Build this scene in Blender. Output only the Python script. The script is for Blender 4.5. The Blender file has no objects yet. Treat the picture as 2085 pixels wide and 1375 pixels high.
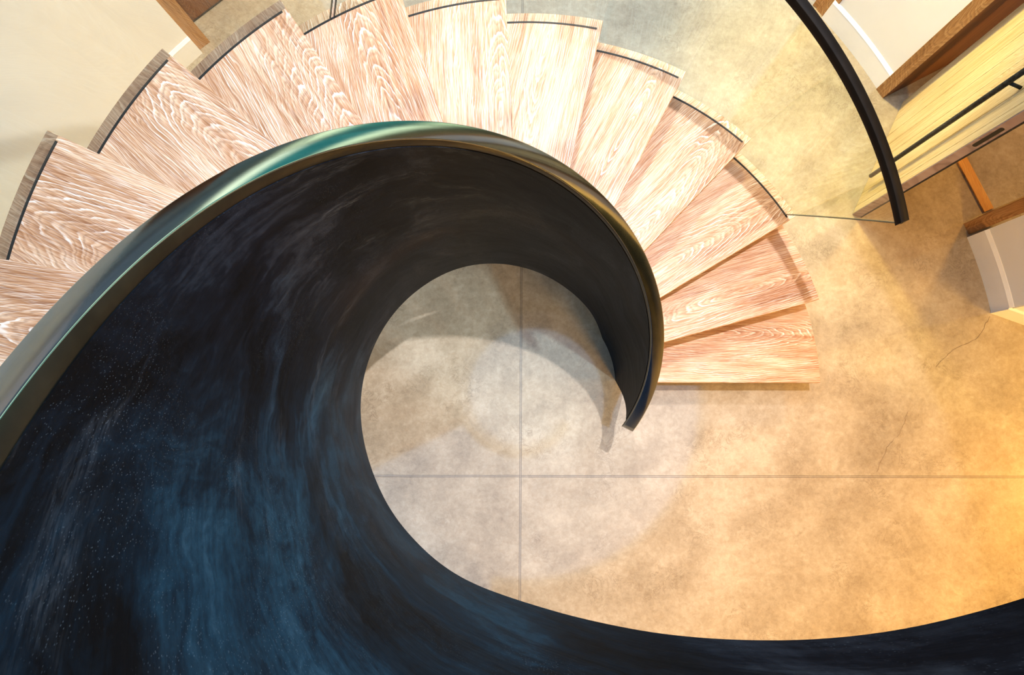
import bpy, bmesh, math, random
from mathutils import Vector, Matrix
sc = bpy.context.scene
COL = sc.collection
pi = math.pi
# ------------------------------------------------------------------ geometry of the stair
CX, CY = .0145, .1876          # axis of the helix
P0, DP, RISE = -.0017, .2703, .18
K = RISE/DP
RO, RG = 1.7267, 1.6816        # outer end of treads, glass line
def znose(p): return RISE + K*(p-P0)
def ang(i): return P0+(i-1)*DP

# ------------------------------------------------------------------ node helper
class NT:
    def __init__(s, mat):
        s.m = mat; mat.use_nodes = True
        s.t = mat.node_tree; s.t.nodes.clear()
    def n(s, kind, ins=None, **kw):
        nd = s.t.nodes.new(kind)
        for k, v in kw.items(): setattr(nd, k, v)
        for k, v in (ins or {}).items():
            if isinstance(v, bpy.types.NodeSocket): s.t.links.new(v, nd.inputs[k])
            elif isinstance(v, bpy.types.Node): s.t.links.new(v.outputs[0], nd.inputs[k])
            else: nd.inputs[k].default_value = v
        return nd
    def math(s, op, a, b=0., c=0.):
        return s.n('ShaderNodeMath', {0: a, 1: b, 2: c}, operation=op).outputs[0]
    def ss(s, v, lo, hi, a=0., b=1.):
        nd = s.n('ShaderNodeMapRange', {'Value': v, 'From Min': lo, 'From Max': hi, 'To Min': a, 'To Max': b})
        nd.interpolation_type = 'SMOOTHSTEP'; return nd.outputs[0]
    def ramp(s, v, stops):
        nd = s.n('ShaderNodeValToRGB', {0: v}); e = nd.color_ramp.elements
        while len(e) < len(stops): e.new(.5)
        for el, (p, c) in zip(e, stops): el.position = p; el.color = (*c, 1)
        return nd.outputs[0]
    def noise(s, vec, scale, detail=4, rough=.55, dist=0., out=0):
        return s.n('ShaderNodeTexNoise', {'Vector': vec, 'Scale': scale, 'Detail': detail, 'Roughness': rough, 'Distortion': dist}).outputs[out]
    def vmul(s, v, sx, sy, sz):
        return s.n('ShaderNodeVectorMath', {0: v, 1: (sx, sy, sz)}, operation='MULTIPLY').outputs[0]
    def vadd(s, a, b):
        return s.n('ShaderNodeVectorMath', {0: a, 1: b}, operation='ADD').outputs[0]
    def xyz(s, v):
        o = s.n('ShaderNodeSeparateXYZ', {0: v}).outputs; return o[0], o[1], o[2]
    def comb(s, x, y, z):
        return s.n('ShaderNodeCombineXYZ', {0: x, 1: y, 2: z}).outputs[0]
    def mix(s, f, a, b, mode='MIX'):
        nd = s.n('ShaderNodeMix', data_type='RGBA', blend_type=mode)
        for k, v in ((0, f), (6, a), (7, b)):
            if isinstance(v, bpy.types.NodeSocket): s.t.links.new(v, nd.inputs[k])
            else: nd.inputs[k].default_value = v if k == 0 else (*v, 1)
        return nd.outputs[2]
    def out(s, sh): s.n('ShaderNodeOutputMaterial', {0: sh})
    def bsdf(s, **kw):
        names = dict(base='Base Color', rough='Roughness', metal='Metallic', normal='Normal', spec='Specular IOR Level',
                     coat='Coat Weight', coatr='Coat Roughness')
        ins = {}
        for k, v in kw.items():
            if k == 'base' and isinstance(v, tuple): v = (*v, 1)
            ins[names[k]] = v
        nd = s.n('ShaderNodeBsdfPrincipled', ins); s.out(nd.outputs[0]); return nd
    def bump(s, h, strength=.2, dist=.01):
        return s.n('ShaderNodeBump', {'Height': h, 'Strength': strength, 'Distance': dist}).outputs[0]

def new(name): return NT(bpy.data.materials.new(name))

def wood_mat(name, dark, mid, light, lime, ring=70., limeamt=.75, rough=.5):
    """limed oak; grain runs along local X, width along local Y"""
    t = new(name)
    co = t.n('ShaderNodeTexCoord').outputs['Object']
    rnd = t.n('ShaderNodeObjectInfo').outputs['Random']
    x, y, z = t.xyz(co)
    off = t.math('MULTIPLY', rnd, 37.)
    base = t.comb(t.math('ADD', x, off), t.math('ADD', y, t.math('MULTIPLY', rnd, 11.)), z)
    n1 = t.noise(t.vmul(base, 1.1, 3.2, 1.), 1., 3, .5)
    n2 = t.noise(t.vmul(base, 5., 26., 1.), 1., 3, .6)
    yc = t.math('MULTIPLY_ADD', t.math('FRACT', t.math('MULTIPLY', rnd, 7.31)), .26, .02)
    yy = t.math('ADD', t.math('SUBTRACT', y, yc), t.math('MULTIPLY', t.math('SUBTRACT', n1, .5), .13))
    a = t.math('MULTIPLY_ADD', t.math('SUBTRACT', x, t.math('MULTIPLY_ADD', t.math('FRACT', t.math('MULTIPLY', rnd, 3.7)), 1.2, .4)), .16, .0)
    a = t.math('ADD', a, t.math('MULTIPLY', t.math('SUBTRACT', n1, .5), .12))
    r = t.math('SQRT', t.math('ADD', t.math('MULTIPLY', yy, yy), t.math('ADD', t.math('MULTIPLY', a, a), .0002)))
    r = t.math('ADD', r, t.math('MULTIPLY', t.math('SUBTRACT', n2, .5), .016))
    ph = t.math('FRACT', t.math('MULTIPLY', r, ring))
    band = t.math('MULTIPLY', t.ss(ph, .0, .55), t.ss(ph, 1., .8))       # early/late wood
    lines = t.math('MULTIPLY', t.ss(ph, .74, .87), t.ss(ph, .99, .93))
    dline = t.math('MULTIPLY', t.ss(ph, .40, .56), t.ss(ph, .70, .60))
    # fine pores, long thin dashes
    p1 = t.noise(t.vmul(base, 9., 420., 1.), 1., 2, .6)
    pores = t.ss(p1, .50, .68)
    p2 = t.noise(t.vmul(base, 3., 120., 1.), 1., 3, .6)
    big = t.noise(t.vmul(base, .9, 7., 1.), 1., 3, .6)
    f = t.math('ADD', t.math('MULTIPLY', big, .75), t.math('MULTIPLY', p2, .55))
    f = t.math('ADD', f, t.math('MULTIPLY', band, .16))
    f = t.math('ADD', f, t.math('MULTIPLY', t.math('SUBTRACT', t.noise(t.vmul(base, 2.2, 55., 1.), 1., 3, .6), .5), .55))
    c = t.ramp(f, [(.46, dark), (.68, mid), (.90, light)])
    c = t.mix(t.math('MULTIPLY', dline, .42), c, tuple(v*.8 for v in dark))
    lim = t.math('MULTIPLY', lines, t.ss(t.noise(t.vmul(base, 3., 14., 1.), 1., 3, .6), .40, .66))
    c = t.mix(t.math('MULTIPLY', lim, limeamt), c, lime)
    c = t.mix(t.math('MULTIPLY', pores, limeamt*.55), c, lime)
    dk = t.ss(t.noise(t.vmul(base, 7., 260., 1.), 1.3, 2, .6), .58, .72)
    c = t.mix(t.math('MULTIPLY', dk, .65), c, tuple(v*.62 for v in dark))
    hgt = t.math('ADD', t.math('MULTIPLY', lines, .5), pores)
    t.bsdf(base=c, rough=rough, spec=.35, normal=t.bump(hgt, .12, .002))
    return t.m

OAK = wood_mat('limed_oak', (.25, .10, .040), (.44, .225, .115), (.64, .41, .26), (.95, .87, .78), 92., .62)
OAK_DOOR = wood_mat('pale_oak_door', (.50, .34, .15), (.66, .49, .25), (.76, .61, .36), (.85, .75, .52), 80., .45)
OAK_TRIM = wood_mat('brown_oak_trim', (.20, .09, .03), (.34, .17, .06), (.47, .26, .11), (.62, .42, .22), 90., .4)
OAK_DARK = wood_mat('shaded_oak', (.08, .03, .012), (.15, .06, .022), (.22, .10, .04), (.30, .17, .08), 90., .3)
OAK_GREY = wood_mat('greyed_oak_edge', (.15, .11, .115), (.24, .18, .19), (.33, .26, .27), (.44, .38, .38), 90., .4)

def concrete():
    t = new('polished_concrete')
    co = t.n('ShaderNodeTexCoord').outputs['Object']
    x, y, z = t.xyz(co)
    warp = t.noise(co, 2.3, 3, .6, out=1)
    cw = t.vadd(co, t.vmul(warp, .10, .10, .10))
    a = t.noise(co, 1.1, 5, .55)
    b = t.noise(cw, 4.5, 8, .72)
    c = t.noise(co, 30., 6, .8, .4)
    d2 = t.noise(cw, 16., 5, .75, 2.2)
    vein = t.math('ABSOLUTE', t.math('SUBTRACT', t.noise(cw, 11., 7, .72, 1.2), .5))
    vein = t.math('MULTIPLY', t.ss(vein, .03, .0), t.ss(t.noise(co, 2.6, 3, .6), .50, .66))
    f = t.math('ADD', t.math('MULTIPLY_ADD', a, .30, .05), t.math('MULTIPLY_ADD', b, .36, .02))
    f = t.math('ADD', f, t.math('MULTIPLY', c, .22))
    f = t.math('ADD', f, t.math('MULTIPLY', d2, .12))
    col = t.ramp(f, [(.42, (.215, .170, .120)), (.57, (.385, .323, .240)), (.71, (.54, .47, .37))])
    col = t.mix(t.math('MULTIPLY', vein, .45), col, (.16, .125, .09))
    spk = t.ss(t.n('ShaderNodeTexVoronoi', {'Vector': co, 'Scale': 5.3}).outputs[0], .022, .012)
    col = t.mix(t.math('MULTIPLY', spk, t.ss(t.noise(co, 2.7, 2), .55, .6)), col, (.06, .05, .04))
    # saw cut joints: a double line each
    def joint(v, pos):
        d = t.math('ABSOLUTE', t.math('SUBTRACT', v, pos))
        core = t.ss(d, .0075, .005)
        line = t.math('SUBTRACT', 1., t.ss(t.math('ABSOLUTE', t.math('SUBTRACT', d, .0052)), .0008, .0022))
        return core, line
    wob = t.math('MULTIPLY', t.math('SUBTRACT', t.noise(co, 6., 2), .5), .004)
    xr = t.math('ADD', t.math('ADD', x, wob), t.math('MULTIPLY', y, -.006))
    j1, l1 = joint(xr, -.0062)
    j2, l2 = joint(t.math('ADD', y, wob), -.370)
    j3, l3 = joint(y, -2.87); 
    core = t.math('MAXIMUM', t.math('MAXIMUM', j1, j2), j3)
    line = t.math('MAXIMUM', t.math('MAXIMUM', l1, l2), l3)
    col = t.mix(t.math('MULTIPLY', core, .30), col, (.22, .19, .17))
    col = t.mix(t.math('MULTIPLY', line, .65), col, (.10, .09, .08))
    t.bsdf(base=col, rough=t.math('MULTIPLY_ADD', b, .04, .05), spec=1.,
           normal=t.bump(t.math('SUBTRACT', t.math('MULTIPLY', c, .15), core), .10, .002))
    return t.m
CONCRETE = concrete()

def plain(name, base, rough=.5, metal=0., spec=.5, var=.0, scale=8.):
    t = new(name)
    co = t.n('ShaderNodeTexCoord').outputs['Object']
    n = t.noise(co, scale, 4, .6)
    lo = tuple(v*(1-var) for v in base); hi = tuple(min(1, v*(1+var)) for v in base)
    t.bsdf(base=t.ramp(n, [(.35, lo), (.65, hi)]), rough=rough, metal=metal, spec=spec)
    return t.m
WHITE = plain('white_wall_paint', (.80, .78, .75), .6, var=.02, scale=2.)
SKIRT = plain('white_skirting_paint', (.84, .82, .79), .4, var=.02)
BLACK = plain('black_rubber', (.012, .011, .010), .6, var=.2)
DARKSTEEL = plain('dark_steel', (.035, .033, .035), .45, .6, var=.3, scale=20)
RAILSTEEL = plain('bronzed_black_steel', (.008, .006, .0045), .45, .0, .25, var=.25, scale=12)
BLACKBAR = plain('forged_black_iron', (.035, .035, .030), .45, .3, var=.6, scale=60)

def cap_mat():
    t = new('burnished_steel_cap')
    uv = t.n('ShaderNodeUVMap', uv_map='UVMap').outputs[0]
    n = t.noise(t.vmul(uv, 3., 50., 1.), 1., 4, .6)
    co = t.n('ShaderNodeTexCoord').outputs['Object']
    m = t.noise(co, 7., 5, .65)
    f = t.math('ADD', t.math('MULTIPLY', n, .5), t.math('MULTIPLY', m, .5))
    t.bsdf(base=t.ramp(f, [(.3, (.25, .275, .295)), (.7, (.38, .40, .42))]), rough=t.math('MULTIPLY_ADD', f, .10, .11), metal=1.,
           normal=t.bump(f, .05, .004))
    return t.m
CAP = cap_mat()
CAPSIDE = plain('dark_steel_side', (.045, .042, .033), .34, .8, var=.25, scale=5)

def panel_mat():
    """blackened steel: blue-black patina with blue sheen painted in, brushed along the helix, dusty streaks and fine speckles"""
    t = new('blackened_steel_sheet')
    uv = t.n('ShaderNodeUVMap', uv_map='UVMap').outputs[0]      # u metres round, v metres up from the lower edge
    co = t.n('ShaderNodeTexCoord').outputs['Object']
    u, v, _ = t.xyz(uv)
    w = t.vadd(uv, t.vmul(t.noise(uv, 2.2, 4, .6, out=1), .35, .35, 0.))
    cloud = t.noise(t.vmul(w, 1.6, 1.6, 1.), 1.6, 9, .68, .6)
    streak = t.noise(t.vmul(w, 1.4, 22., 1.), 1., 7, .66, .3)
    fine = t.noise(t.vmul(uv, 5., 110., 1.), 1., 4, .6)
    f = t.math('ADD', t.math('MULTIPLY', cloud, .70), t.math('MULTIPLY', streak, .26))
    grit = t.noise(uv, 55., 5, .75)
    f = t.math('ADD', f, t.math('MULTIPLY', fine, .08))
    f = t.math('ADD', f, t.math('MULTIPLY', t.math('SUBTRACT', grit, .5), .16))
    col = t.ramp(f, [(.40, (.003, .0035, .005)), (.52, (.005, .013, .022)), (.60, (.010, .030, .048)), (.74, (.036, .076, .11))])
    # the bloom of window light is painted into one stretch, nearly black elsewhere
    blue_sheen = t.math('MULTIPLY', t.ss(t.math('ADD', u, t.math('MULTIPLY', t.math('SUBTRACT', cloud, .5), 1.0)), 1.72, 2.35), t.ss(u, 3.1, 2.65))
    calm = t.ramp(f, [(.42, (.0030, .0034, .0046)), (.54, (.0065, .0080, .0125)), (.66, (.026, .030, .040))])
    col = t.mix(blue_sheen, calm, col)
    warm = t.ss(t.noise(t.vmul(uv, .7, 1.5, 1.), 1., 3), .50, .68)
    col = t.mix(t.math('MULTIPLY', warm, .5), col, (.020, .013, .010))
    dust = t.math('MULTIPLY', t.ss(t.noise(t.vmul(w, 2.2, 9., 1.), 1., 6, .7), .50, .72), t.ss(t.noise(uv, 1.6, 3), .42, .64))
    col = t.mix(t.math('MULTIPLY', t.math('MULTIPLY', dust, t.ss(t.noise(t.vmul(uv, 30., 160., 1.), 1., 4, .7), .38, .62)), t.math('MULTIPLY_ADD', blue_sheen, -.20, .34)), col, (.20, .22, .25))
    vor = t.n('ShaderNodeTexVoronoi', {'Vector': uv, 'Scale': 210.})
    spk = t.math('MULTIPLY', t.ss(vor.outputs[0], .24, .10), t.ss(t.noise(uv, 2.3, 4, .7), .44, .62))
    col = t.mix(t.math('MULTIPLY', spk, .22), col, (.22, .26, .30))
    t.bsdf(base=col, rough=t.math('MULTIPLY_ADD', streak, .25, .33), metal=0., spec=.10,
           normal=t.bump(t.math('ADD', fine, t.math('MULTIPLY', spk, .6)), .08, .003))
    return t.m
PANEL = panel_mat()

def glass_mat():
    t = new('clear_tinted_glass')
    geo = t.n('ShaderNodeNewGeometry')
    dt = t.n('ShaderNodeVectorMath', {0: geo.outputs['Normal'], 1: geo.outputs['Incoming']}, operation='DOT_PRODUCT').outputs['Value']
    fr = t.math('MULTIPLY_ADD', t.math('POWER', t.math('SUBTRACT', 1., t.math('ABSOLUTE', dt)), 5.), .92, .045)
    g = t.n('ShaderNodeBsdfGlossy', {'Color': (.95, 1., .95, 1), 'Roughness': .0})
    tr = t.n('ShaderNodeBsdfTransparent', {'Color': (.965, .985, .93, 1)})
    mx = t.n('ShaderNodeMixShader', {0: fr, 1: tr.outputs[0], 2: g.outputs[0]})
    t.out(mx.outputs[0]); return t.m
GLASS = glass_mat()

# ------------------------------------------------------------------ mesh helpers
def link(name, bm, mat, parent=None, smooth=False, loc=None, rotz=None, bevel=0.):
    me = bpy.data.meshes.new(name)
    bmesh.ops.recalc_face_normals(bm, faces=bm.faces)
    bm.to_mesh(me); bm.free()
    me.materials.append(mat)
    for p in me.polygons: p.use_smooth = smooth
    o = bpy.data.objects.new(name, me); COL.objects.link(o)
    if parent: o.parent = parent
    if loc is not None: o.location = loc
    if rotz is not None: o.rotation_euler[2] = rotz
    if bevel:
        m = o.modifiers.new('bevel', 'BEVEL'); m.width = bevel; m.segments = 2; m.limit_method = 'ANGLE'; m.angle_limit = .6
    return o
def empty(name, loc=(0, 0, 0), rotz=0.):
    o = bpy.data.objects.new(name, None); COL.objects.link(o); o.location = loc; o.rotation_euler[2] = rotz
    o.empty_display_size = .1; return o
def tag(o, label, cat, group=None):
    o['label'] = label; o['category'] = cat
    if group: o['group'] = group
    return o
def struct(o, label=None, cat=None):
    o['kind'] = 'structure'
    if label: o['label'] = label; o['category'] = cat
    return o
def bm_box(bm, x0, x1, y0, y1, z0, z1):
    v = [bm.verts.new((x, y, z)) for z in (z0, z1) for x, y in ((x0, y0), (x1, y0), (x1, y1), (x0, y1))]
    for f in ((0, 3, 2, 1), (4, 5, 6, 7), (0, 1, 5, 4), (1, 2, 6, 5), (2, 3, 7, 6), (3, 0, 4, 7)): bm.faces.new([v[i] for i in f])
def bm_prism(bm, pts, z0, z1):
    a = [bm.verts.new((x, y, z0)) for x, y in pts]; b = [bm.verts.new((x, y, z1)) for x, y in pts]
    bm.faces.new(a[::-1]); bm.faces.new(b)
    n = len(pts)
    for i in range(n): bm.faces.new((a[i], a[(i+1) % n], b[(i+1) % n], b[i]))
def rings(rows, uvs=None, smooth_profile=None):
    """rows: list of closed loops (lists of points) -> skinned tube with end caps"""
    bm = bmesh.new(); V = [[bm.verts.new(p) for p in r] for r in rows]; n = len(rows[0])
    uvl = bm.loops.layers.uv.new('UVMap')
    for i in range(len(rows)-1):
        for j in range(n):
            k = (j+1) % n
            f = bm.faces.new((V[i][j], V[i][k], V[i+1][k], V[i+1][j]))
            if uvs:
                for lp, (a, b) in zip(f.loops, ((i, j), (i, k), (i+1, k), (i+1, j))): lp[uvl].uv = uvs[a][b]
    bm.faces.new(V[0]); bm.faces.new(V[-1][::-1])
    return bm
def arc(r, p, c=(CX, CY)): return c[0]+r*math.cos(p), c[1]+r*math.sin(p)
def lerp_tab(tab, x):
    if x <= tab[0][0]: return tab[0][1]
    for (a, b), (c, d) in zip(tab, tab[1:]):
        if x <= c: return b+(d-b)*(x-a)/(c-a)
    return tab[-1][1]
def set_sharp(o, deg=35):
    """smooth faces but keep arrises crisp"""
    me = o.data
    for p in me.polygons: p.use_smooth = True
    bm = bmesh.new(); bm.from_mesh(me)
    for e in bm.edges:
        if len(e.link_faces) == 2 and e.calc_face_angle() > math.radians(deg): e.smooth = False
    bm.to_mesh(me); bm.free()

# ------------------------------------------------------------------ floor
bm = bmesh.new(); bm_box(bm, -7, 8, -6, 7, -.1, 0)
floor = struct(link('floor', bm, CONCRETE), 'mottled polished concrete floor with thin saw cut joints', 'floor')
CRK = plain('crack_brown', (.16, .11, .06), .8, var=.3)  # dark brown crack lines in the concrete
def crack(pts, w=.0022, seed=1):
    rnd = random.Random(seed); bm = bmesh.new(); P = []
    for (a, b) in zip(pts, pts[1:]):
        n = 9
        for i in range(n):
            t = i/n; P.append(Vector((a[0]+(b[0]-a[0])*t+rnd.uniform(-.005, .005), a[1]+(b[1]-a[1])*t+rnd.uniform(-.005, .005), .0006)))
    P.append(Vector((*pts[-1], .0006))); prev = None
    for i, p in enumerate(P):
        d = (P[min(i+1, len(P)-1)]-P[max(i-1, 0)]).normalized(); nn = Vector((-d.y, d.x, 0))
        ww = w*(.3+.7*rnd.random())*.5
        cur = (bm.verts.new(p+nn*ww), bm.verts.new(p-nn*ww))
        if prev: bm.faces.new((prev[0], prev[1], cur[1], cur[0]))
        prev = cur
    o = link('floor_crack', bm, CRK, floor); return o
crack([(2.885, .60), (2.80, .47), (2.62, .38), (2.53, .29)], .003, 3)
crack([(2.34, .02), (2.29, -.10), (2.20, -.20), (2.13, -.34)], .003, 5)

# ------------------------------------------------------------------ steps
names_pos = ['lowest oak step of the spiral, just above the floor beside the black guard',
 'second oak step from the floor, with dark steel riser showing beneath its front edge',
 'third oak step from the floor, where the glass balustrade begins',
 'fourth oak step from the floor, one above the step where the glass begins',
 'fifth oak step from the floor, lit white at its outer end',
 'sixth oak step from the floor, bleached by light at its outer corner',
 'seventh oak step from the floor, brightly lit beside the joint in the floor',
 'eighth oak step from the floor, at the top of the curve of the black guard',
 'ninth oak step from the floor, where two glass panels meet',
 'tenth oak step from the floor, outer end near the brown door post',
 'eleventh oak step from the floor, with shade-tinted outer strip against the pale wall',
 'twelfth oak step, highest with its shade-tinted outer strip in view at far left',
 'thirteenth oak step, topmost sliver behind the black handrail at far left']
NSTEP = 13
RI = .632
def tread_bm(a, rin=RI):
    """local frame: origin on the axis, nosing along +X (slightly off radial), widening towards +Y"""
    ov = .030/1.2
    pts = []
    n = 22
    a0, a1 = 0., DP + .085
    for i in range(n+1):
        t = a0+(a1-a0)*i/n; pts.append((RO*math.cos(t), RO*math.sin(t)))
    for i in range(n+1):
        t = a1+(a0-a1)*i/n; pts.append((rin*math.cos(t), rin*math.sin(t)))
    bm = bmesh.new(); bm_prism(bm, pts, -.045, 0.)
    return bm
def tread_end_shade_bm():
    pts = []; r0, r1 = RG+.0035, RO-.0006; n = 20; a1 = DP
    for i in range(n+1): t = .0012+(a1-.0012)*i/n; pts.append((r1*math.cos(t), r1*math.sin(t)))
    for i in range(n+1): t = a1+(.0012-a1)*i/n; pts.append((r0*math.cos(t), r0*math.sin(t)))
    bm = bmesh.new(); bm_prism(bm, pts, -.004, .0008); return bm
def riser_bm():
    bm = bmesh.new(); a = math.atan2(.030, 1.2)
    # folded steel: a plate set back under the nosing and a narrow shelf below the tread
    c, s_ = math.cos(.0), 0
    bm_prism(bm, [(RI+.005, .028), (1.615, .034), (1.615, .046), (RI+.005, .040)], -.18, -.046)
    e = DP+.0
    bm_prism(bm, [(RI+.005, .040), (1.615, .046), (1.60*math.cos(e), 1.60*math.sin(e)), ((RI+.005)*math.cos(e), (RI+.005)*math.sin(e))], -.056, -.0455)
    return bm
def channel_bm():
    rows = []
    for i in range(25):
        t = .012+(DP-.004)*i/24
        rows.append([((RG+d)*math.cos(t), (RG+d)*math.sin(t), z) for d, z in ((-.006, -.01), (.0028, -.01), (.0028, .0018), (-.006, .0018))])
    return rings(rows)
tread_me = riser_me = chan_me = end_me = None
OAK_SHADED_END = wood_mat('shaded_oak_tread_end', (.16, .075, .045), (.27, .145, .095), (.37, .23, .165), (.52, .38, .30), 70., .5)  # shade on the strip beyond the glass, painted as darker oak
for i in range(1, NSTEP+1):
    st = empty('stair_step', (CX, CY, RISE*i), ang(i))
    tag(st, names_pos[i-1], 'stair step', 'oak steps of the spiral stair')
    if tread_me is None:
        a = link('tread', tread_bm(0), OAK, st, bevel=.0018); tread_me = a
        b = link('riser', riser_bm(), DARKSTEEL, st); riser_me = b
    else:
        a = tread_me.copy(); b = riser_me.copy()
        for q in (a, b): COL.objects.link(q); q.parent = st
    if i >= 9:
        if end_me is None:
            end_me = link('tread_end_shade', tread_end_shade_bm(), OAK_SHADED_END, st)
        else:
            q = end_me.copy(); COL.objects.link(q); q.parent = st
    if i >= 3:
        if chan_me is None:
            chan_me = link('glass_channel', channel_bm(), BLACK, st)
        else:
            q = chan_me.copy(); COL.objects.link(q); q.parent = st

# ------------------------------------------------------------------ inner guard: black sheet with burnished steel cap
gx, gy = CX+.0039, CY+.0198
def zcap(p):
    u = min(p-2., 2.3)
    return .966 + K*(p-P0) - .006*u*u + .008*u**3
CW, CH, CRO = .0597, .048, .6463
PMAX = 5.75
guard = tag(empty('curved_guard', (gx, gy, 0)), 'tall spiral guard wall of blue-black steel sheet round the open well', 'balustrade')
def cap_rows():
    rows, uv = [], []
    n = 260; p0 = -.478
    ri = CRO-CW; c = .0035
    prof = [(ri, -CH), (ri, -c), (ri+c*.4, -c*.4), (ri+c, 0), (CRO-c, 0), (CRO-c*.4, -c*.4), (CRO, -c), (CRO, -CH)]
    for i in range(n+1):
        p = p0+(PMAX-p0)*i/n; z = zcap(p)
        rows.append([(r*math.cos(p), r*math.sin(p), z+dz) for r, dz in prof]); uv.append([(p*.62, (r-ri)+dz) for r, dz in prof])
    return rows, uv
rw, uvs = cap_rows()
bmc = rings(rw, uvs); bmc.faces.ensure_lookup_table()
for k_, f_ in enumerate(bmc.faces):
    if k_ < (len(rw)-1)*8 and k_ % 8 in (0, 6, 7): f_.material_index = 1       # sides and underside are darker and rougher
cap = link('handrail', bmc, CAP, guard); cap.data.materials.append(CAPSIDE); set_sharp(cap, 60)
cap['label'] = 'burnished steel handrail with a blue and green sheen'
D = math.radians
BOT = [(0, 0), (30, 0), (36, .10), (43.3, .225), (66.2, .450), (91.9, .747), (106.7, .922), (120.9, 1.082), (143.8, 1.304), (162.2, 1.496), (176.3, 1.643),
       (188.3, 1.78), (200.5, 1.913), (208.8, 1.999), (220.8, 2.133), (231.7, 2.269), (243.4, 2.392), (250.3, 2.472), (259.6, 2.545),
       (268.5, 2.61), (280.9, 2.764), (292.4, 2.944), (302.2, 3.098), (309, 3.206), (315.9, 3.296), (321.2, 3.358), (331, 3.47)]
def zbot(p):
    d = math.degrees(p); s = sum(lerp_tab(BOT, d+k) for k in (-5, -2.5, 0, 2.5, 5))/5
    return max(0., s if d > 34 else lerp_tab(BOT, d))
def panel_bm():
    bm = bmesh.new(); uvl = bm.loops.layers.uv.new('UVMap')
    N, M = 240, 16
    def grid(inner):
        G = []
        for i in range(N+1):
            row = []
            for j in range(M+1):
                s = j/M
                pe = D(2.2) + (D(-23.5)-D(2.2))*(s**.85)
                p = pe+(PMAX-pe)*i/N
                zb = zbot(p)
                z = zb + (zcap(p)-CH+.002-zb)*s
                r = (.5605+(.584-.5605)*s) if inner else .618+.010*s
                ox, oy = (gx-CX)*(s-1), (gy-CY)*(s-1)     # foot stays on the stair axis
                row.append((bm.verts.new((ox+r*math.cos(p), oy+r*math.sin(p), z)), (p*.58, z-zb)))
            G.append(row)
        return G
    A, B = grid(True), grid(False)
    def q(*vs):
        f = bm.faces.new([v[0] for v in vs])
        for lp, v in zip(f.loops, vs): lp[uvl].uv = v[1]
    for i in range(N):
        for j in range(M):
            q(A[i][j], A[i][j+1], A[i+1][j+1], A[i+1][j]); q(B[i][j], B[i+1][j], B[i+1][j+1], B[i][j+1])
        q(A[i][0], A[i+1][0], B[i+1][0], B[i][0]); q(A[i][M], B[i][M], B[i+1][M], A[i+1][M])
    for j in range(M):
        q(A[0][j], B[0][j], B[0][j+1], A[0][j+1]); q(A[N][j], A[N][j+1], B[N][j+1], B[N][j])
    return bm
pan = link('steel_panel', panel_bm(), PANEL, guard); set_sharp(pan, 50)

# ------------------------------------------------------------------ outer glass balustrade
gb = tag(empty('glass_balustrade', (CX, CY, 0)), 'frameless curved glass balustrade on the outer ends of the oak steps', 'balustrade')
PEND = ang(NSTEP+1)-.01
def zr(p): return 1.162 + K*(p-P0)
LEAN = LEAN_ = .366-.56
def glass_bm(pb0, pt0, pb1, pt1):
    rows = []
    n = max(12, int((pb1-pb0)*40))
    M = 10
    for i in range(n+1):
        f = i/n; pb = pb0+(pb1-pb0)*f; pt = pt0+(pt1-pt0)*f
        L = []
        for side in (0, 1):
            for j in range(M+1):
                s = j/M if side == 0 else 1-j/M
                p = pb+(pt-pb)*s
                z0 = znose(pb)-.20; z1 = zr(pt)-.03
                z = z0+(z1-z0)*s; r = (1.6816-.029*s) + (.0 if side == 0 else .010) - .001
                L.append((r*math.cos(p), r*math.sin(p), z))
        rows.append(L)
    return rings(rows)
GEDGE = plain('polished_glass_edge', (.035, .045, .035), .3)
def glass_edge(pb, pt, r_off=0.):
    bm = bmesh.new(); z0 = znose(pb)-.19; z1 = zr(pt)-.032
    a = (1.6816*math.cos(pb), 1.6816*math.sin(pb), z0); N_ = 14; rows = []
    for i in range(N_+1):
        s_ = i/N_; p = pb+(pt-pb)*s_; r = 1.6816-.029*s_; z = z0+(z1-z0)*s_; w_ = .0022/1.68
        rows.append([((r+d)*math.cos(p+q), (r+d)*math.sin(p+q), z) for d, q in ((-.0015, -w_), (.0095, -w_), (.0095, 0), (-.0015, 0))])
    link('glass_edge', rings(rows), GEDGE, gb)
glass_edge(.598, .366)
glass_edge(2.0370+.0465, 2.0370+LEAN_+.0015); glass_edge(2.0490+.044, 2.0490+LEAN_-.001)
g1 = link('glass_panel', glass_bm(.600, .368, 2.0370+.045, 2.0370+LEAN*1.0), GLASS, gb); set_sharp(g1, 40)
g2 = link('glass_panel', glass_bm(2.0490+.045, 2.0490+LEAN*1.0, PEND, PEND+LEAN), GLASS, gb); set_sharp(g2, 40)
rows = []
n = 160
for i in range(n+1):
    p = .366+(PEND-.2-.366)*i/n; z = zr(p)
    rows.append([(r*math.cos(p), r*math.sin(p), z+dz) for r, dz in ((1.632, -.042), (1.632, -.002), (1.634, 0), (1.668, 0), (1.670, -.002), (1.670, -.042))])
hr = link('handrail', rings(rows), RAILSTEEL, gb); set_sharp(hr, 50)
hr['label'] = 'slim black square-edged steel handrail'

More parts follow.
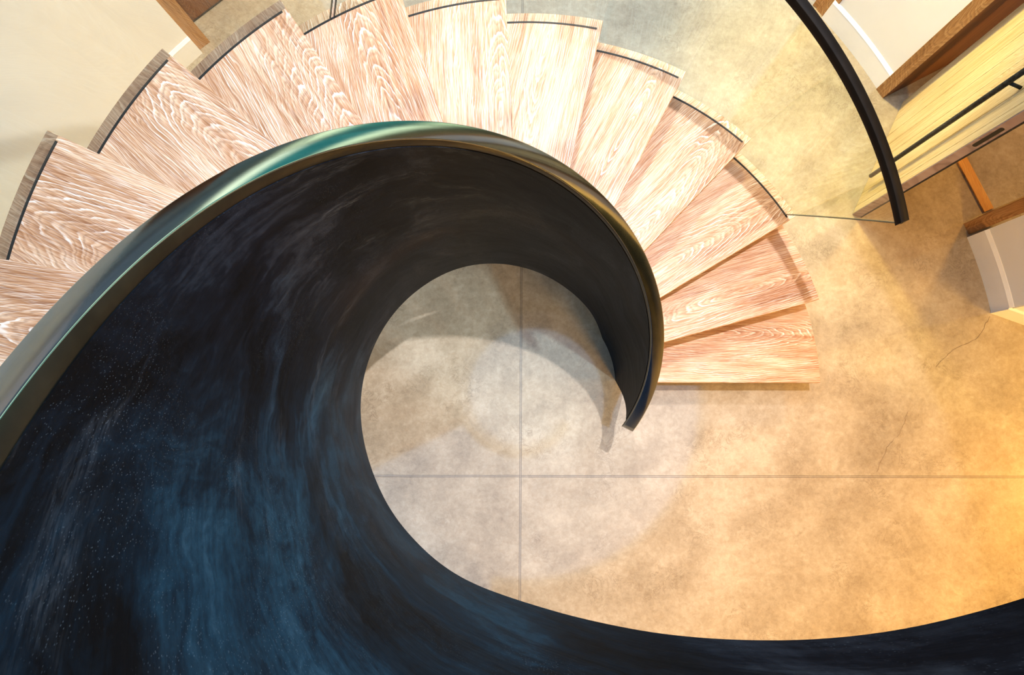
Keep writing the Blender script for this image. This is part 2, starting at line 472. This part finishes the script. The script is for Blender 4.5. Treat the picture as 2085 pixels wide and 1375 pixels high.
# ------------------------------------------------------------------ curved walls round the stair, skirtings
def arcwall(pts, thick, z0, z1, outward=True):
    """pts: polar (angle, radius) about the axis"""
    inn = [arc(r, a) for a, r in pts]; out = [arc(r+thick, a) for a, r in pts][::-1]
    bm = bmesh.new(); bm_prism(bm, inn+out, z0, z1); return bm
def interp(a0, r0, a1, r1, n=24): return [(a0+(a1-a0)*i/n, r0+(r1-r0)*i/n) for i in range(n+1)]
def pol(x, y): return math.atan2(y-CY, x-CX) % (2*pi), math.hypot(x-CX, y-CY)
W1 = interp(*pol(2.315, 2.075), *pol(1.975, 2.590), 16)
W2 = interp(*pol(2.908, .629), *pol(2.800, 1.105), 16)
WL = interp(pol(-2.115, 2.385)[0], 3.055, D(232), 3.055, 40)
def baseboard_bm(pts):
    bm = bmesh.new(); h, t = .150, .016
    prof = [(0, 0), (-t, 0), (-t, h), (-t-.002, h+.004), (-.004, h+.022), (0, h+.022)]
    A = [[bm.verts.new((*arc(r+dr, a), z)) for dr, z in prof] for a, r in pts]
    for i in range(len(A)-1):
        for j in range(len(prof)): k = (j+1) % len(prof); bm.faces.new((A[i][j], A[i][k], A[i+1][k], A[i+1][j]))
    bm.faces.new(A[0]); bm.faces.new(A[-1][::-1]); return bm
struct(link('wall_right', arcwall(W1, .16, 0, 2.9), WHITE), 'white curved wall between two doorways at upper right', 'wall')
struct(link('baseboard_right', baseboard_bm(W1), SKIRT), 'white skirting board under the upper right wall', 'baseboard')
struct(link('wall_far_right', arcwall(W2, .18, 0, 2.9), WHITE), 'white wall beyond the brown door post at the right edge', 'wall')
struct(link('baseboard_far_right', baseboard_bm(W2), SKIRT), 'white skirting board at the right edge', 'baseboard')
struct(link('wall_left', arcwall(WL, .16, 0, 6.0), WHITE), 'tall pale wall curving behind the glass at upper left', 'wall')
struct(link('baseboard_left', baseboard_bm(WL), SKIRT), 'white skirting board at the foot of the pale left wall', 'baseboard')
struct(link('wall_for_reflection', arcwall(interp(D(236), 2.62, D(288), 2.62, 20), .16, 0, 2.9), plain('dark_blue_for_reflection', (.012, .05, .13), .6)), 'added unseen dark blue wall on the lower side of the stair', 'wall')  # unseen wall added so the handrail end reflects dark blue
# return wall at the right: from its corner running off to the right
a = Vector((2.908, .629)); d = Vector((.936, -.352)).normalized(); nrm = Vector((d.y, -d.x))
def strip(a, d, L, n0, n1, z0, z1):
    n = Vector((-d.y, d.x)); q = [a+n*n0, a+d*L+n*n0, a+d*L+n*n1, a+n*n1]
    bm = bmesh.new(); bm_prism(bm, [tuple(v) for v in q], z0, z1); return bm
struct(link('wall_return', strip(a+d*.01, d, 3.5, .0, .16, 0, 2.9), WHITE), 'short return of the white wall at the right edge', 'wall')
bm = strip(a-d*.016, d, 3.5, -.016, .0, 0, .150)
struct(link('baseboard_return', bm, SKIRT), 'skirting board of the return wall', 'baseboard')

# ------------------------------------------------------------------ main doorway, right
def post(name, a, b, depth, z1, mat, label, z0=0.):
    """upright board whose room face runs a->b in plan and which is `depth` thick away from the stair"""
    a = Vector(a); b = Vector(b); d = (b-a); L = d.length; d.normalize()
    n = Vector((-d.y, d.x)); c = Vector((CX, CY))
    if ((a+n*.1)-c).length < (a-c).length: n = -n
    e = empty_or = None
    bm = bmesh.new(); 
    # local frame: X up the post so the grain runs along it
    w = L
    bm_box(bm, z0, z1, 0, w, 0, depth)
    bmesh.ops.recalc_face_normals(bm, faces=bm.faces)
    o = link(name, bm, mat, bevel=.002)
    M = Matrix(((0, d.x, n.x, a.x), (0, d.y, n.y, a.y), (1, 0, 0, 0), (0, 0, 0, 1)))
    o.matrix_world = M
    struct(o, label, 'door frame'); return o
post('trim_1', (2.285, 2.083), (2.325, 2.020), .022, 2.35, OAK_TRIM, 'brown oak door post left of the open door')
post('trim_2', (2.325, 2.020), (2.820, 2.276), .030, 2.35, OAK_DARK, 'inner lining board of the door post beside the open door')  # dark oak stands in for the deep shade on this lining
post('trim_3', (2.770, 1.188), (2.797, 1.118), .022, 2.35, OAK_TRIM, 'dark brown oak door post at the right edge')
post('trim_4', (2.775, 1.188), (2.975, 1.285), .030, 2.35, OAK_DARK, 'reddish dark lining board of the right door post')
# threshold strip between the posts
a_, b_ = Vector((2.930, 1.272)), Vector((2.735, 1.737)); d_ = (b_-a_).normalized(); n_ = Vector((-d_.y, d_.x))
bm = bmesh.new(); bm_box(bm, 0, (b_-a_).length, -.033, .033, 0, .012)
o = link('door_threshold', bm, wood_mat('orange_oak', (.42, .18, .04), (.58, .28, .07), (.68, .38, .12), (.75, .5, .2), 90, .3), bevel=.002)
o.location = (a_.x, a_.y, 0); o.rotation_euler[2] = math.atan2(d_.y, d_.x)
tag(o, 'narrow orange oak threshold strip on the floor in the open doorway', 'threshold')

# the open door: local X runs up the door
E0, E1 = Vector((2.082, 1.251)), Vector((2.451, 1.997)); dd = (E1-E0).normalized(); dn = Vector((dd.y, -dd.x)); DW = (E1-E0).length; DT = .048
Mdoor = Matrix(((0, dd.x, dn.x, E0.x), (0, dd.y, dn.y, E0.y), (1, 0, 0, .004), (0, 0, 0, 1)))
door = empty('door_1'); door.matrix_world = Matrix.Translation((E1.x, E1.y, 0))
struct(door, 'open pale oak plank door with a long black pull bar', 'door')
def dpart(name, bm, mat, parent=door, **kw):
    o = link(name, bm, mat, None, **kw); o.parent = parent
    o.matrix_parent_inverse = Matrix.Identity(4)
    pm = parent_world(parent)
    o.matrix_basis = pm.inverted() @ Mdoor
    return o
PW = {}
def parent_world(p): return PW.get(p.name, Matrix.Translation((E1.x, E1.y, 0)) if p is door else Mdoor)
H_ = 2.15
bm = bmesh.new()
# planks with v-grooves, long edge board first
edges = [0.006, .060, .150, .262, .366, .470, .574, .678, DW-.002]
for q0, q1 in zip(edges, edges[1:]): bm_box(bm, 0, H_, q0+.0012, q1-.0012, -.0, DT*.5)
bm_box(bm, 0, H_, .006, DW-.002, .004, DT*.5)
leaf = dpart('door_leaf', bm, OAK_DOOR, bevel=.0012)
bm = bmesh.new(); bm_box(bm, 0, H_, 0, .0058, .001, DT); bm_box(bm, 0, H_, .0058, DW, DT*.5, DT)
dpart('door_edge', bm, OAK_GREY)['label'] = 'greyed oak edge board'
bm = bmesh.new()   # latch slot with rounded ends, let into the edge
L0, L1, w = 1.06, 1.25, .010; pts = []
for k in range(9): t = pi/2+pi*k/8; pts.append((L0+w+w*math.cos(t), DT*.5+w*math.sin(t)))
for k in range(9): t = -pi/2+pi*k/8; pts.append((L1-w+w*math.cos(t), DT*.5+w*math.sin(t)))
va = [bm.verts.new((x, -.0012, z)) for x, z in pts]; vb = [bm.verts.new((x, .003, z)) for x, z in pts]
bm.faces.new(va); bm.faces.new(vb[::-1])
for k in range(len(pts)): bm.faces.new((va[k], va[(k+1) % len(pts)], vb[(k+1) % len(pts)], vb[k]))
dpart('latch_slot', bm, BLACK)['label'] = 'black latch slot in the door edge'
bm = bmesh.new(); bm_box(bm, .01, H_, -.002, .012, DT-.001, DT+.007); dpart('door_seal', bm, BLACK)
# pull bar
def tube(bm, a, b, r, n=14):
    a, b = Vector(a), Vector(b); d = (b-a).normalized(); u = d.orthogonal().normalized(); v = d.cross(u)
    A = [bm.verts.new(a+(u*math.cos(2*pi*i/n)+v*math.sin(2*pi*i/n))*r) for i in range(n)]
    B = [bm.verts.new(b+(u*math.cos(2*pi*i/n)+v*math.sin(2*pi*i/n))*r) for i in range(n)]
    for i in range(n): bm.faces.new((A[i], A[(i+1) % n], B[(i+1) % n], B[i]))
    bm.faces.new(A[::-1]); bm.faces.new(B)
HY = .165
bm = bmesh.new(); tube(bm, (.20, HY, -.060), (1.95, HY, -.060), .0125)
bar = dpart('pull_bar', bm, BLACKBAR, smooth=True); bar['label'] = 'long round black iron pull bar'
for hz in (.34, 1.30, 1.85):
    bm = bmesh.new(); tube(bm, (hz, HY, -.056), (hz, HY, .001), .008)
    so = link('standoff', bm, BLACKBAR, bar, smooth=True)

# ------------------------------------------------------------------ doorway at upper right (left end of wall_right) and at upper left
post('trim_5', (1.994, 2.558), (1.935, 2.640), .05, 2.35, OAK_TRIM, 'golden oak door post at the top edge beside the black rail')
post('trim_6', (-2.128, 2.385), (-2.054, 2.446), .05, 2.0, OAK_TRIM, 'brown oak door post at the end of the pale left wall')
def plank_door(name, a, b, mat, label, thick=.045):
    a = Vector(a); b = Vector(b); d = (b-a); L = d.length; d.normalize(); n = Vector((-d.y, d.x)); c = Vector((CX, CY))
    if ((a+n*.1)-c).length < (a-c).length: n = -n
    M = Matrix(((0, d.x, n.x, a.x), (0, d.y, n.y, a.y), (1, 0, 0, .004), (0, 0, 0, 1)))
    e = empty(name); e.matrix_world = M; struct(e, label, 'door')
    bm = bmesh.new(); k = 5
    for i in range(k): bm_box(bm, 0, 2.0, L*i/k+.0015, L*(i+1)/k-.0015, 0, thick)
    bm_box(bm, 0, 2.0, .004, L-.004, .006, thick-.006)
    link('door_leaf', bm, mat, e, bevel=.0015)
    bm = bmesh.new(); bm_box(bm, .001, .006, 0, L, -.008, .001); link('door_seal', bm, BLACK, e)
    return e
u = Vector((-1.992+2.174, 2.744-2.592)).normalized()
plank_door('door_2', (-2.174-.02*u.x, 2.592-.02*u.y), (-2.174+u.x*.85, 2.592+u.y*.85), OAK_DARK, 'dark brown plank door at the top left')
u = Vector((1.996-1.945, 2.697-2.635)).normalized()
plank_door('door_3', (1.945, 2.635), (1.945+u.x*.8, 2.635+u.y*.8), OAK_TRIM, 'golden oak door at the top edge, upper right')

# ------------------------------------------------------------------ unseen ceiling on the right, cut to shape the light, open over the stair
bm = bmesh.new()
pts = [arc(1.95, D(-100)+D(138)*i/30) for i in range(31)] + [arc(8.0, D(38)), (8, -6), (arc(1.95, D(-100))[0]-.2, -6)]
bm_prism(bm, pts, 2.95, 3.25)
struct(link('ceiling', bm, plain('warm_bounce_ceiling', (.80, .60, .36), .7)), 'unseen warm-bounce ceiling of the lower floor with a curved edge round the stair', 'ceiling')  # tinted to bounce warm light onto the floor

bm = bmesh.new(); bm_prism(bm, [arc(3.14, D(25)+D(26)*i/10) for i in range(11)]+[arc(7.5, D(51)), arc(7.5, D(25))], 2.95, 3.25)
struct(link('added_ceiling_far_room', bm, WHITE), 'unseen ceiling added over the room behind the open door', 'ceiling')  # unseen slab added to keep cool light off the floor behind the door
# ------------------------------------------------------------------ light
def area(name, loc, tgt, size, power, col, sy=None, spread=pi):
    l = bpy.data.lights.new(name, 'AREA'); l.energy = power; l.color = col; l.size = size; l.spread = spread
    if sy: l.shape = 'RECTANGLE'; l.size_y = sy
    o = bpy.data.objects.new(name, l); COL.objects.link(o); o.location = loc
    o.rotation_euler = (Vector(tgt)-Vector(loc)).to_track_quat('-Z', 'Y').to_euler(); return o
def spot(name, loc, tgt, power, col, ang_, blend=.6, size=.05):
    l = bpy.data.lights.new(name, 'SPOT'); l.energy = power; l.color = col; l.spot_size = math.radians(ang_); l.spot_blend = blend; l.shadow_soft_size = size
    o = bpy.data.objects.new(name, l); COL.objects.link(o); o.location = loc
    o.rotation_euler = (Vector(tgt)-Vector(loc)).to_track_quat('-Z', 'Y').to_euler(); return o
area('skylight', (-.9, 3.6, 6.4), (0, .7, 0), 2.2, 55, (.94, .97, 1.))
spot('stair_spot', (.3, 3.3, 4.6), (.30, 1.60, 1.2), 620, (1., .95, 1.), 40, .95, .15)
spot('key_lamp', (1.297, 1.378, 5.57), (-.5, .4, 0), 960, (.96, .95, 1.), 74, 1., .035)
area('warm_lamps_right', (5.6, -1.0, 2.85), (3.0, -.6, 0), .9, 150, (1., .60, .14))
area('warm_lamps_bottom', (2.8, -4.2, 2.85), (2.1, -1.2, 0), .9, 380, (1., .58, .13))
spot('warm_floor_top', (.9, 3.3, 2.9), (2.1, 1.9, 0), 430, (1., .76, .20), 50, .8, .12)
spot('door_fill', (-.6, 4.3, 3.3), (2.35, 1.6, .8), 260, (1., .86, .55), 34, .7, .15)  # unseen spot added to brighten the door
spot('well_fill', (3.2, -2.7, 2.9), (-.22, .56, 0), 1100, (.55, .82, 1.), 15, .8, .12)  # unseen cool fill added to lift the floor of the well
spot('warm_fill_left', (-.7, 3.4, 2.9), (-2.0, 2.6, 0), 240, (1., .60, .16), 60, .9, .12)  # unseen fill added to turn the upper left floor golden
spot('wall_fill', (-2.2, 1.2, 5.6), (2.3, 2.42, .45), 420, (1., .98, 1.), 20, .8, .1)  # unseen fill added to whiten the upper right wall
area('warm_room_beyond', (4.3, 3.9, 2.8), (3.1, 1.7, 0), .5, 110, (1., .50, .08))
area('blue_fill', (2.6, 2.6, 6.0), (-.4, -.2, 3.0), 1.4, 110, (.22, .55, 1.))  # unseen blue fill added over the lower left of the guard

# world: interior surroundings above and beyond, by direction
w = bpy.data.worlds.new('surroundings'); sc.world = w; w.use_nodes = True
t = NT.__new__(NT); t.t = w.node_tree; t.t.nodes.clear()
co = t.n('ShaderNodeTexCoord').outputs['Generated']
x, y, z = t.xyz(co)
az = t.math('ADD', t.math('DIVIDE', t.math('ARCTAN2', y, x), 2*pi), .5)       # 0..1, 0.5 = +x
def A(deg): return deg/360+.5
side = t.ramp(az, [(A(-175), (.20, .20, .19)), (A(-125), (.05, .10, .16)), (A(-99), (.04, .16, .42)), (A(-80), (.010, .012, .015)), (A(-50), (.012, .010, .006)), (A(-17), (.06, .06, .03)),
                   (A(2), (.03, .02, .01)), (A(21), (.28, .22, .10)), (A(41), (.36, .24, .10)), (A(52), (.20, .22, .12)), (A(61), (2.0, 2.4, 1.5)), (A(68), (.08, .45, .42)), (A(80), (.10, .55, .50)),
                   (A(88), (2.6, 2.9, 2.0)), (A(96), (.16, .22, .22)), (A(118), (.22, .28, .33)), (A(150), (.45, .50, .50))])
colr = t.mix(t.ss(z, .2, .6), side, (.28, .28, .30))
colr = t.mix(t.ss(z, .35, .62), colr, (.62, .98, 1.42))
t.t.links.new(t.n('ShaderNodeBackground', {'Color': colr, 'Strength': 1.}).outputs[0], t.n('ShaderNodeOutputWorld').inputs[0])

# ------------------------------------------------------------------ camera
cam = bpy.data.cameras.new('camera'); co_ = bpy.data.objects.new('camera', cam); COL.objects.link(co_)
cam.sensor_width = 36; cam.lens = 36*1312.05/2085; cam.clip_start = .02
ax, ay = -.1191, -.0149
Rm = Matrix.Rotation(ax, 3, 'X') @ Matrix.Rotation(ay, 3, 'Y')
co_.matrix_world = Matrix.Translation((0, 0, 3.967)) @ Rm.transposed().to_4x4()
sc.camera = co_
sc.view_settings.view_transform = 'Standard'
sc.view_settings.look = 'Medium High Contrast'
sc.view_settings.exposure = 0.
